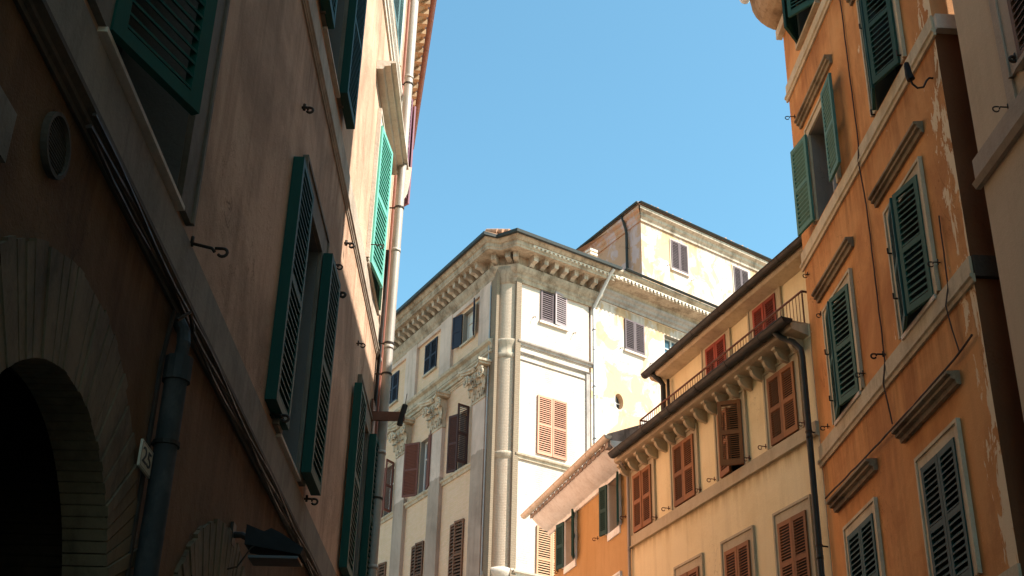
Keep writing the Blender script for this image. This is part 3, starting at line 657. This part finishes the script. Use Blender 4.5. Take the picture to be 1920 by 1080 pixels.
for k in range(17):
    u = .28 + k * .442; m = MB(1); P = [(.0, -.25), (.03, -.25)] + [(.04 + .22 * math.sin(math.pi / 2 * j / 5), -.24 + .17 * (1 - math.cos(math.pi / 2 * j / 5))) for j in range(6)] + [(.29, -.06), (.29, 0), (0, 0)]
    m.prof(P, -.042, .042); m.box(-.06, .06, .2, .31, -.045, .0)
    m.build('eaves_bracket', 'yellow_trim', Y.e, (u, .002, 10.985 + .0))
gutter(Y, -.04, 7.3, .455, 11.2, .105, 'gutter_dark')
m = Y.mb(); m.box(.05, 7.42, -1.2, .36, 11.2, 11.215); m.build('terrace_floor', 'yellow_trim', Y.e)
# railing
def railing(F):
    e = bpy.data.objects.new('railing', None)
    m = F.mb(); z0, z1 = 11.2, 11.86; a, b, o = .12, 6.78, .02
    m.tube([(a, o, z1), (b, o, z1)], .02, 6); m.tube([(a, o, z0 + .06), (b, o, z0 + .06)], .012, 6)
    m.tube([(b, o, z1), (b, -1.0, z1)], .02, 6); m.tube([(a, o, z1), (a, -1.0, z1)], .02, 6); m.tube([(b, o, z0 + .06), (b, -1.0, z0 + .06)], .012, 6)
    n = 64
    for k in range(n + 1):
        u = a + (b - a) * k / n; m.tube([(u, o, z0), (u, o, z1)], .016 if k % 16 == 0 else .0065, 5)
    for k in range(1, 9): m.tube([(b, o - k * .12, z0), (b, o - k * .12, z1)], .0065, 5); m.tube([(a, o - k * .12, z0), (a, o - k * .12, z1)], .0065, 5)
    return m.build('railing', 'rail_rust', F.e)
railing(Y)
# set back attic
A = Facade('attic_storey', (0, 0), AZY, 1, 'x'); A.O = Y.O - Y.out * 1.0; A.e.location = A.O; A.e.parent = None
for cx in (3.0, 5.05):
    window(A, cx - .42, cx + .42, 11.75, 13.17, 'red', frame='yellow_trim', fw=.2, framez=.1, **kk)
A.wall('wall', 'yellow', -.4, 7.62, 11.2, 13.5, depth=6)
m = A.mb(); m.prof([(.002, 13.22), (.3, 13.27), (.34, 13.32), (.34, 13.42), (.002, 13.44)], -.4, 7.66); m.build('eaves', 'trim_ochre', A.e)
gutter(A, -.4, 7.75, .42, 13.42, .095, 'gutter_dark')
pipe(A, 7.42, .12, 11.22, 13.1, .06, 'gutter_dark', top=[(7.42, .2, 13.2), (7.42, .38, 13.32)])
pipe(A, 7.2, .1, 11.22, 13.15, .035, 'gutter_dark')
tiles(A, -.4, 7.6, .05, 13.4, back=3)
for o in list(COL.objects):
    if o.parent is A.e: o.parent = Y.e; o.location = Vector(o.location) + Vector((0, -1.0, 0))
bpy.data.objects.remove(A.e)
pipe(Y, .06, .16, 0, 10.55, .052, 'gutter_dark', rings=(9.2, 7.3), top=[(.07, .17, 10.7), (.2, .22, 10.88), (.36, .36, 11.02), (.42, .44, 11.12)])
pipe(Y, 7.36, .07, 0, 10.75, .035, 'zinc', top=[(7.36, .1, 10.85), (7.3, .2, 10.95), (7.2, .3, 11.0)])

# ================================================================ small ochre house
AZS = -15.951411997930622
S = Facade('ochre_house', (2.67646325, 26.63066554), AZS, 1, 'low ochre-orange house with white coved eaves and dark teal shutters')
kk = dict(frame='eave_white', fw=.12, framez=.1, sill='eave_white', sillp=.035, sill_h=.16, depth=.28, reveal='cream_trim', nsl=12, t=.045, st=.06)
window(S, .68, 1.28, 9.86, 11.0, 'green_blue', angs=(160, 168), off=.05, pane='dark', mull=True, fmat='frame_wood', **kk)
window(S, 3.62, 4.32, 9.86, 11.0, 'green_blue', angs=(155, 168), off=.05, pane='glass', fmat='frame_white', **kk)
window(S, .7, 1.3, 7.3, 8.72, 'green_blue', **kk)
window(S, 3.6, 4.3, 7.3, 8.72, 'green_blue', **kk)
S.wall('wall', 'small', .0, 5.2, 0, 11.3, depth=6)
m = S.mb(); cv = [(.002, 11.0), (.05, 11.0), (.06, 11.08)] + [(.06 + .42 * k / 6, 11.1 + .3 * (k / 6) ** 1.5) for k in range(7)] + [(.5, 11.42), (.5, 11.5), (.002, 11.52)]
m.prof(cv, -.15, 5.62); m.build('coved_eaves', 'eave_white', S.e)
m = S.mb()
for k in range(20): m.box(-.1 + k * .29, .13 + k * .29, .5, .53, 11.4, 11.5)
m.build('eave_tiles', 'string_grey', S.e)
gutter(S, -.28, 5.95, .6, 11.56, .09, 'gutter_cream', joints=.75)
tiles(S, .1, 5.6, .2, 11.5, back=4)
hook(S, 2.0, 9.95, .2, mat='rail_rust'); hook(S, .25, 9.95, .2, mat='rail_rust'); hook(S, 4.85, 9.9, .12)
m = S.mb(); m.prof([(.55, 11.35), (.55, 11.66), (-3.5, 13.3), (-3.5, 11.35)], -.12, .08); m.build('parapet_wall', 'sooty', S.e)

# ================================================================ palazzo
AZR2 = 55.541862948; AZL2 = -28.010868325
Kx, Ky = -0.32683191, 44.6124243
PR = Facade('corner_palazzo', (Kx, Ky), AZR2, -1, 'large brick corner palazzo with a round corner column and heavy modillion cornice')
PL = Facade('palazzo_left_side', (Kx, Ky), AZL2, 1, 'x')
u_ = .685   # where the flat fronts start from the corner point
# right front (u = u_ + measured)
kk = dict(frame=None, depth=.22, sill='white_stone', sillp=.1, sill_h=.09, reveal='reveal_grey')
window(PR, u_ + 1.12, u_ + 2.38, 23.68, 25.15, 'mauve', mats=('mauve', 'mauve_sunlit'), nsl=16, mids=(), angs=(0, 6), off=.04, **kk)
window(PR, u_ + 1.04, u_ + 2.4, 18.12, 20.5, 'salmon_wood', nsl=14, off=.04, **{**kk, 'sill': None})
window(PR, u_ + 1.08, u_ + 2.42, 12.9, 15.36, 'salmon_tan', nsl=14, off=.04, **{**kk, 'sill': None})
PR.wall('wall', 'palazzo_right', u_, u_ + 3.55, 0, 26.0, depth=3.2, roofed=False, near=False)
for (u, z) in ((.75, 23.72), (2.75, 23.6)): hook(PR, u_ + u, z, .2)
# left front
kk = dict(frame=None, depth=.25, sill='string_light', sillp=.1, sill_h=.08, reveal='reveal_grey')
window(PL, 5.95, 7.1, 23.42, 24.85, 'navy', nsl=12, off=.03, **kk)
window(PL, 9.95, 11.1, 23.3, 24.75, 'navy', nsl=12, off=.03, **kk)
window(PL, 2.42, 3.5, 23.45, 24.9, 'navy', angs=(150, 165), pane='curtain', mull=True, solid=True, off=.05, **kk)
window(PL, 2.55, 3.4, 18.05, 20.45, 'maroon_dark', angs=(100, 160), pane='glass', fmat='frame_wood', solid=False, nsl=16, off=.05, wsc=(1.2, 1.2), **kk)
window(PL, 6.2, 7.05, 18.05, 20.4, 'maroon', angs=(165, 145), pane='glass', off=.06, nsl=18, wsc=(1.25, 1.6), **kk)
window(PL, 9.75, 10.6, 18.0, 20.3, 'maroon', angs=(120, 150), pane='glass', off=.06, nsl=18, wsc=(1.2, 1.3), **kk)
for a, b in ((2.62, 3.72), (6.18, 7.25), (9.9, 10.95)): window(PL, a, b, 13.3, 15.95, 'brown', angs=(12, 0), nsl=10, off=.04, **kk)
PL.wall('wall', 'palazzo_left', u_, 14.5, 0, 26.0, depth=3, roofed=False, near=False)
# pilasters
for i, u in enumerate((.95, 4.72, 8.17, 11.8)):
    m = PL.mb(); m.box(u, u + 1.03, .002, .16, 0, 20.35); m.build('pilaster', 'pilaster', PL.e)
    m = PL.mb(); m.box(u - .05, u + 1.08, .002, .2, 20.28, 20.4); m.build('necking', 'capital', PL.e)
for a, b in ((.85, 1.83), (4.35, 5.42), (7.85, 8.98), (11.6, 12.6)):
    m = PL.mb(); m.box(a, b, .002, .12, 22.62, 25.35); m.build('upper_pilaster', 'pilaster', PL.e)
# recessed panel heads
for a, b in ((1.83, 4.35), (5.42, 7.85), (8.98, 11.6)):
    m = PL.mb(); m.box(a, b, .002, .1, 25.02, 25.35); m.build('panel_head', 'pilaster', PL.e)
# thin drain on the corner pilaster
pipe(PL, .80, .15, 0, 25.0, .026, 'grey_blue')
# corner column
cc = Vector((Kx, Ky, 0)) + PR.d * .685 - PR.out * .61
col = bpy.data.objects.new('corner', None)
def ringcol(name, prof, mat, parent, n=40):
    """lathe (r, z) around the column axis"""
    m = MB(1); k = len(prof)
    for i in range(n):
        a = 2 * math.pi * i / n
        for r_, z_ in prof: m.v.append((r_ * math.cos(a), r_ * math.sin(a), z_))
    for i in range(n):
        for j in range(k - 1):
            a = i * k + j; b = ((i + 1) % n) * k + j; m.f.append((a, b, b + 1, a + 1))
    o = m.build(name, mat, parent); o.location = parent.matrix_basis.inverted() @ Vector((cc.x, cc.y, 0)); o.rotation_euler = (0, 0, -parent.rotation_euler.z)
    o.data.polygons.foreach_set('use_smooth', [True] * len(o.data.polygons)); 
    return o
PR.e.matrix_basis = Matrix.Translation(PR.e.location) @ PR.e.rotation_euler.to_matrix().to_4x4()
CRAD = .6
ringcol('corner_column', [(CRAD, 0), (CRAD, 12.9), (CRAD - .005, 26)], 'column_brick', PR.e)
ringcol('column_ring', [(CRAD, 21.75), (CRAD + 0.033, 21.8), (CRAD + 0.046, 21.95), (CRAD + .02, 21.97), (CRAD + .03, 22.2), (CRAD + .05, 22.3), (CRAD + .09, 22.44), (CRAD + .09, 22.52), (CRAD, 22.56)], 'string_light', PR.e)
ringcol('column_ring', [(CRAD, 17.68), (CRAD + 0.026, 17.72), (CRAD + 0.058, 17.86), (CRAD + 0.065, 17.94), (CRAD, 17.97)], 'string_light', PR.e)
ringcol('column_ring', [(CRAD, 13.15), (CRAD + 0.039, 13.2), (CRAD + 0.104, 13.4), (CRAD + 0.117, 13.55), (CRAD, 13.62)], 'white_stone', PR.e)
ringcol('column_ring', [(CRAD, 24.95), (CRAD + .04, 24.97), (CRAD + .05, 25.2), (CRAD + .1, 25.3), (CRAD + .22, 25.6), (CRAD, 25.72)], 'cornice', PR.e)
m = PR.mb(); m.box(u_ - .12, u_ + .12, .002, .1, 0, 25.9); m.build('edge_strip', 'edge_shade_brick', PR.e)
m = PL.mb(); m.box(u_ - .35, u_ + .06, .002, .12, 0, 25.9); m.build('edge_strip', 'edge_shade_brick', PL.e)
m = PR.mb(); m.box(u_ + 3.38, u_ + 3.55, .002, .06, 0, 22.0); m.build('edge_strip', 'string_grey', PR.e)
# string courses on both fronts
def stringp(F, z, h, pr, a, b, mat): 
    m = F.mb(); m.prof([(.002, z), (pr * .4, z + h * .05), (pr * .5, z + h * .45), (pr * .9, z + h * .6), (pr, z + h * .85), (.002, z + h)], a, b); m.build('string_course', mat, F.e)
stringp(PR, 22.34, .2, .16, u_, u_ + 3.72, 'string_grey'); stringp(PR, 21.98, .1, .1, u_, u_ + 3.6, 'string_grey'); stringp(PR, 21.72, .05, .05, u_, u_ + 3.4, 'string_grey')
stringp(PR, 17.72, .24, .16, u_, u_ + 3.5, 'string_light'); stringp(PR, 13.3, .25, .2, u_, u_ + 3.5, 'white_stone')
stringp(PL, 22.2, .42, .32, .55, 14.5, 'string_light'); stringp(PL, 21.9, .26, .2, .55, 14.5, 'string_light'); stringp(PL, 21.68, .12, .1, .6, 14.5, 'string_light')
for a, b in ((1.98, 4.72), (5.75, 8.17), (9.2, 11.8)): stringp(PL, 17.78, .24, .15, a, b, 'string_light')
stringp(PL, 13.1, .3, .2, .6, 14.5, 'string_light')
# main cornice swept round the corner
def V2(x, y): return Vector((x, y, 0))
wallp = [PL.wp(14.5, 0, 0), PL.wp(.72, 0, 0), cc + (V2(-.05, -1)).normalized() * .5, PR.wp(u_ - .05, 0, 0), PR.wp(u_ + 3.95, 0, 0)]
outp = [PL.wp(14.5, 1.2, 0), V2(-1.146, 43.80), V2(-.642, 44.03), V2(.148, 43.48), V2(4.50, 46.47)]
for k in (0, 1, 2, 3, 4): wallp[k].z = outp[k].z = 0
inv = PR.e.matrix_basis.inverted()
def sweep(name, prof, mat, close_end=True):
    m = MB(1); n = len(prof)
    for wv, ov in zip(wallp, outp):
        for o_, z_ in prof:
            p = wv + (ov - wv) * (o_ / 1.2); q = inv @ Vector((p.x, p.y, z_)); m.v.append(tuple(q))
    for i in range(len(wallp) - 1):
        for j in range(n): m.f.append((i * n + j, i * n + (j + 1) % n, (i + 1) * n + (j + 1) % n, (i + 1) * n + j))
    m.f.append(tuple(range(n))); m.f.append(tuple(range((len(wallp) - 1) * n, len(wallp) * n)))
    return m.build(name, mat, PR.e)
sweep('frieze_moulding', [(0, 25.05), (.08, 25.05), (.1, 25.2), (.14, 25.25), (.16, 25.35), (.24, 25.45), (.3, 25.57), (.32, 25.68), (0, 25.72)], 'cornice')
sweep('cornice', [(0, 26.1), (.86, 26.1), (.87, 26.18), (.9, 26.2), (.9, 26.36), (.96, 26.38), (1.1, 26.56), (1.1, 26.62), (0, 26.66)], 'cornice')
sweep('cornice_wall', [(0, 25.7), (.14, 25.7), (.16, 26.1), (0, 26.1)], 'cornice')
g = sweep('gutter', [(1.1, 26.58), (1.12, 26.5), (1.22, 26.52), (1.24, 26.64), (1.1, 26.66)], 'gutter_dark')
sweep('roof', [(1.15, 26.665), (1.15, 26.7), (-1.5, 27.3), (-1.5, 27.2)], 'roof_tile')
def modillion(F, u, mat='cornice_grey', w_=.2):
    m = F.mb(); m.prof([(.12, 25.76), (.3, 25.74), (.42, 25.84), (.62, 25.87), (.64, 26.09), (.12, 26.09)], u - w_ / 2, u + w_ / 2); m.box(u - w_ / 2 - .02, u + w_ / 2 + .02, .12, .67, 26.05, 26.098); m.build('modillion', mat, F.e)
for k in range(8): modillion(PR, u_ + .42 + k * .505)
for k in range(26): modillion(PL, 1.25 + k * .505)
for k in range(3):   # modillions on the corner
    t = (k + .5) / 3; a = outp[1].lerp(outp[2], t) if k < 1 else (outp[2].lerp(outp[3], .3) if k == 1 else outp[2].lerp(outp[3], .85))
    wv = wallp[1].lerp(wallp[2], t) if k < 1 else wallp[2].lerp(wallp[3], .4 if k == 1 else .9)
    d = (a - wv).normalized(); s_ = Vector((-d.y, d.x, 0)); m = MB(1); vs = []
    for o_, z0_, z1_ in ((.0, 25.76, 26.097), (.5, 25.86, 26.097)):
        for sg in (-1, 1):
            for z_ in (z0_, z1_): vs.append(tuple(inv @ (wv + d * (o_ + .12) + s_ * sg * .1 + Vector((0, 0, z_)))))
    m.add(vs, [(0, 1, 3, 2), (4, 6, 7, 5), (0, 4, 5, 1), (2, 3, 7, 6), (1, 5, 7, 3), (0, 2, 6, 4)]); m.build('modillion', 'cornice_grey', PR.e)
dentils(PR, u_ + .05, 22, .21, .1, .9, .945, 26.24, 26.32)
# white overflow pipe and drain on the right front
m = PR.mb(); m.tube([(u_ + 4.0, 1.12, 26.48), (u_ + 3.95, .95, 26.3), (u_ + 3.72, .12, 25.0)], .07, 10); m.build('downpipe', 'frame_white', PR.e)
pipe(PR, u_ + 3.72, .12, 0, 25.05, .06, 'grey_blue', rings=(24, 21.5, 19.3, 17))
q = inv @ Vector((3.28, 46.95, 0)); m = MB(1); m.box(q.x - .13, q.x + .13, q.y - .13, q.y + .13, 26.6, 27.62); ch = m.build('chimney', 'soffit_tan', PR.e)
for k in range(3):
    m = MB(1); m.box(q.x - .19, q.x + .19, q.y - .19, q.y + .19, 27.2 + .17 * k, 27.3 + .17 * k); m.build('chimney_slab', 'white_stone', ch)
for (x, y) in ((-.62, 44.15), (-.4, 44.1), (-.16, 44.12)):
    m = MB(1); q = inv @ Vector((x, y, 26.86 + random.uniform(-.05, .08))); m.tube([tuple(q), tuple(q + Vector((-.2, .5, .15)))], .11, 10); m.build('ridge_tile', 'roof_tile', PR.e)

# corinthian capitals
def capital(F, uc, z0, wd=1.0, h=1.5):
    """bell, abacus, corner volutes and two rows of acanthus leaves"""
    e = F.mb(); b0, b1 = wd * .46, wd * .56
    e.add([(-b0, .0, 0), (b0, .0, 0), (b0, .2, 0), (-b0, .2, 0), (-b1, 0, h * .84), (b1, 0, h * .84), (b1, .32, h * .84), (-b1, .32, h * .84)],
          [(0, 3, 2, 1), (4, 5, 6, 7), (0, 1, 5, 4), (1, 2, 6, 5), (2, 3, 7, 6), (3, 0, 4, 7)])
    cap = e.build('capital', 'capital', F.e, (uc, 0, z0))
    a = F.mb(); n = 12
    for zz0, zz1, ex in ((h * .86, h * .93, 0), (h * .93, h, .07)):
        top = []; 
        for k in range(n + 1):
            t = -1 + 2 * k / n; o = .36 + .26 * t * t + ex; top.append(((wd * .78 + ex) * t, o))
        pts = [(-(wd * .78 + ex), .0)] + top + [((wd * .78 + ex), .0)]
        N_ = len(pts); a.add([(p[0], p[1], zz0) for p in pts] + [(p[0], p[1], zz1) for p in pts], [tuple(range(N_)), tuple(range(N_, 2 * N_))] + [(i, (i + 1) % N_, N_ + (i + 1) % N_, N_ + i) for i in range(N_)])
    a.build('abacus', 'capital', cap)
    for sg in (-1, 1):
        v = F.mb(); pts = []
        for k in range(34):
            t = k / 33 * 4.6 * math.pi; rr = .21 * (1 - k / 38) + .012; pts.append((sg * (wd * .62) + sg * rr * math.cos(t + .8), .47 - .0015 * k, h * .63 + rr * math.sin(t + .8)))
        v.tube(pts, .045, 6, .022)
        v.tube([(sg * .12, .34, h * .45), (sg * .3, .4, h * .68), (sg * wd * .5, .44, h * .8), pts[0]], .03, 6, .05)
        v.tube([(sg * .1, .3, h * .45), (sg * .06, .36, h * .62), (sg * .16, .4, h * .74), (sg * .2, .42, h * .68), (sg * .15, .42, h * .64)], .032, 6, .03)
        v.tube([(sg * wd * .62, .40, h * .63), (sg * wd * .62, .50, h * .63)], .05, 8)
        v.build('volute', 'capital', cap)
    v = F.mb()
    def acan(x0, zb, hh, wl, o0):
        nz, nx = 9, 5; g = []
        for i in range(nz):
            t = i / (nz - 1); out = o0 + .06 + .05 * t + .22 * max(0, t - .55) ** 1.2 * 1.8; zz = zb + hh * (math.sin(min(1, t * 1.15) * math.pi / 2)) - max(0, t - .82) * hh * .9
            ww = wl * (.75 + .5 * math.sin(t * math.pi)) * (1 - .55 * t * t) * (1 + .16 * math.cos(i * math.pi))
            for j in range(nx):
                s2 = -1 + 2 * j / (nx - 1); g.append((x0 + s2 * ww / 2, out - .05 * abs(s2) + (.028 if j % 2 == 0 else -.01), zz - .03 * abs(s2)))
        fs = [(i * nx + j, i * nx + j + 1, (i + 1) * nx + j + 1, (i + 1) * nx + j) for i in range(nz - 1) for j in range(nx - 1)]
        v.add(g, fs); v.add([(p[0], p[1] - .03, p[2]) for p in g], fs)
    for x in (-.36, 0, .36): acan(x * wd, .02, h * .36, .34 * wd, .2)
    for x in (-.52, -.18, .18, .52): acan(x * wd, h * .18, h * .42, .3 * wd, .24)
    v.tube([(0, .4, h * .84), (0, .5, h * .93)], .09, 8)
    v.build('acanthus_leaves', 'capital', cap)
for u in (1.47, 5.24, 8.69, 12.3): capital(PL, u, 20.38, 1.05, 1.32)

# merge the left side into the palazzo thing
bpy.context.view_layer.update()
for o in list(COL.objects):
    if o.parent is PL.e:
        mw = PL.e.matrix_basis @ o.matrix_basis; o.parent = PR.e; o.matrix_basis = inv @ mw
bpy.data.objects.remove(PL.e)

# ================================================================ stained cream wing beside the palazzo
EX = Facade('cream_wing', (3.26210568, 47.22070956), 52.5, -1, 'cream wing with ochre damp patches and an oval window, right of the palazzo drainpipe')
kk = dict(frame=None, depth=.22, sill='white_stone', sillp=.1, sill_h=.08, reveal='reveal_grey')
window(EX, 1.88, 2.95, 23.78, 25.22, 'mauve', nsl=17, mids=(), off=.04, **kk)
window(EX, 4.2, 5.45, 23.7, 25.2, 'mauve', style='none', pane='glass_blue', **{**kk, 'depth': .3})
ou, oz = 1.5, 21.36
EX.holes.append((ou - .26, ou + .26, oz - .4, oz + .4))
EX.wall('wall', 'cream_peel', 0, 16, 0, 26.14, depth=7)
# oval window: square cut filled by a plaster ring down to an oval opening
m = EX.mb(); n = 32; ring = []
for k in range(n):
    t = 2 * math.pi * k / n; cx, sx = math.cos(t), math.sin(t); f = min(.26 / max(abs(cx), 1e-6), .4 / max(abs(sx), 1e-6)); ring.append(((cx * f, sx * f), (.235 * cx, .345 * sx)))
for k in range(n):
    (a, b), (c, d) = ring[k], ring[(k + 1) % n]; m.add([(a[0], 0, a[1]), (b[0], 0, b[1]), (d[0], 0, d[1]), (c[0], 0, c[1])], [(0, 1, 2, 3)]); m.add([(b[0], 0, b[1]), (d[0], 0, d[1]), (d[0], -.25, d[1]), (b[0], -.25, b[1])], [(0, 1, 2, 3)])
ow = m.build('oval_window', 'cream_peel', EX.e, (ou, 0, oz))
m = EX.mb(); m.box(-.26, .26, -.27, -.25, -.4, .4); m.build('pane', 'glass', ow); m = EX.mb(); m.box(-.02, .02, -.249, -.2, -.35, .35); m.box(-.24, .24, -.248, -.21, -.02, .02); m.build('casement', 'frame_white', ow)
m = EX.mb(); m.prof([(.002, 25.65), (.06, 25.65), (.08, 25.75), (.18, 25.82), (.2, 25.92), (.3, 26.0), (.32, 26.1), (.002, 26.14)], .0, 16); m.build('frieze_moulding', 'string_grey', EX.e)
m = EX.mb(); m.prof([(.002, 26.14), (.22, 26.14), (.3, 26.3), (.85, 26.36), (.87, 26.58), (1.0, 26.7), (1.0, 26.8), (.002, 26.82)], .0, 16); m.build('cornice', 'cornice', EX.e)
dentils(EX, .9, 44, .21, .1, .87, .92, 26.4, 26.5)
gutter(EX, 1.0, 16, 1.06, 26.86, .07, 'gutter_dark')
tiles(EX, 1.2, 16, .7, 26.78, back=4, rise=.25)
for (u, z) in ((1.6, 23.75), (3.3, 23.55)): hook(EX, u, z, .2)

# ================================================================ tower block behind
T = Facade('rear_block', (6.63588288, 57.80279841), 53.23, -1, 'pinkish cream upper block with a tiled roof rising behind the palazzo')
kk = dict(frame='white_stone', fw=.07, framez=.05, fd=.02, depth=.22, sill='white_stone', sillp=.1, sill_h=.1, reveal='reveal_grey')
window(T, 2.12, 3.28, 33.42, 35.15, 'mauve', mats=('mauve', 'mauve'), nsl=18, mids=(), off=.04, **kk)
window(T, 6.85, 7.95, 33.6, 35.2, 'mauve', nsl=18, mids=(), off=.04, **kk)
T.wall('wall', 'tower_front', 0, 13.5, 0, 36.0, depth=9, side_mat='tower_side', near=False)
m = T.mb(); m.prof([(.002, 35.5), (.08, 35.5), (.1, 35.65), (.2, 35.75), (.22, 35.9), (.4, 36.0), (.42, 36.15), (.002, 36.2)], 0, 13.5, 1, 0); m.build('cornice', 'cornice_grey', T.e)
gutter(T, -.5, 14, .5, 36.3, .08, 'gutter_dark')
tiles(T, -.45, 14, .45, 36.25, back=4.5, hip0=1, hip1=1)
for (u, z) in ((1.8, 33.5), (3.55, 33.2), (6.6, 33.3)): hook(T, u, z, .22)
inv = None
TS = Facade('rear_side', (6.63588288, 57.80279841), -28.0, 1, 'x')
TS.wall('side_wall', 'tower_side', 0, 9, 0, 36.0, depth=1.2, near=False, back=False, roofed=False)
m = TS.mb(); m.prof([(.002, 35.5), (.08, 35.5), (.1, 35.65), (.2, 35.75), (.22, 35.9), (.4, 36.0), (.42, 36.15), (.002, 36.2)], 0, 9, 1, 0); m.build('cornice', 'tower_side', TS.e)
gutter(TS, -.5, 9.2, .5, 36.3, .08, 'gutter_dark')
tiles(TS, -.45, 9.2, .45, 36.25, back=4.5, hip0=1)
pipe(TS, 1.15, .14, 20, 35.3, .075, 'gutter_dark', rings=(33, 34.4), top=[(1.15, .2, 35.6), (1.1, .35, 35.9), (1.1, .45, 36.2)])
Ti = (Matrix.Translation(T.e.location) @ T.e.rotation_euler.to_matrix().to_4x4()).inverted(); Tm = Matrix.Translation(TS.e.location) @ TS.e.rotation_euler.to_matrix().to_4x4()
for o in list(COL.objects):
    if o.parent is TS.e:
        mw = Tm @ o.matrix_basis; o.parent = T.e; o.matrix_basis = Ti @ mw
bpy.data.objects.remove(TS.e)
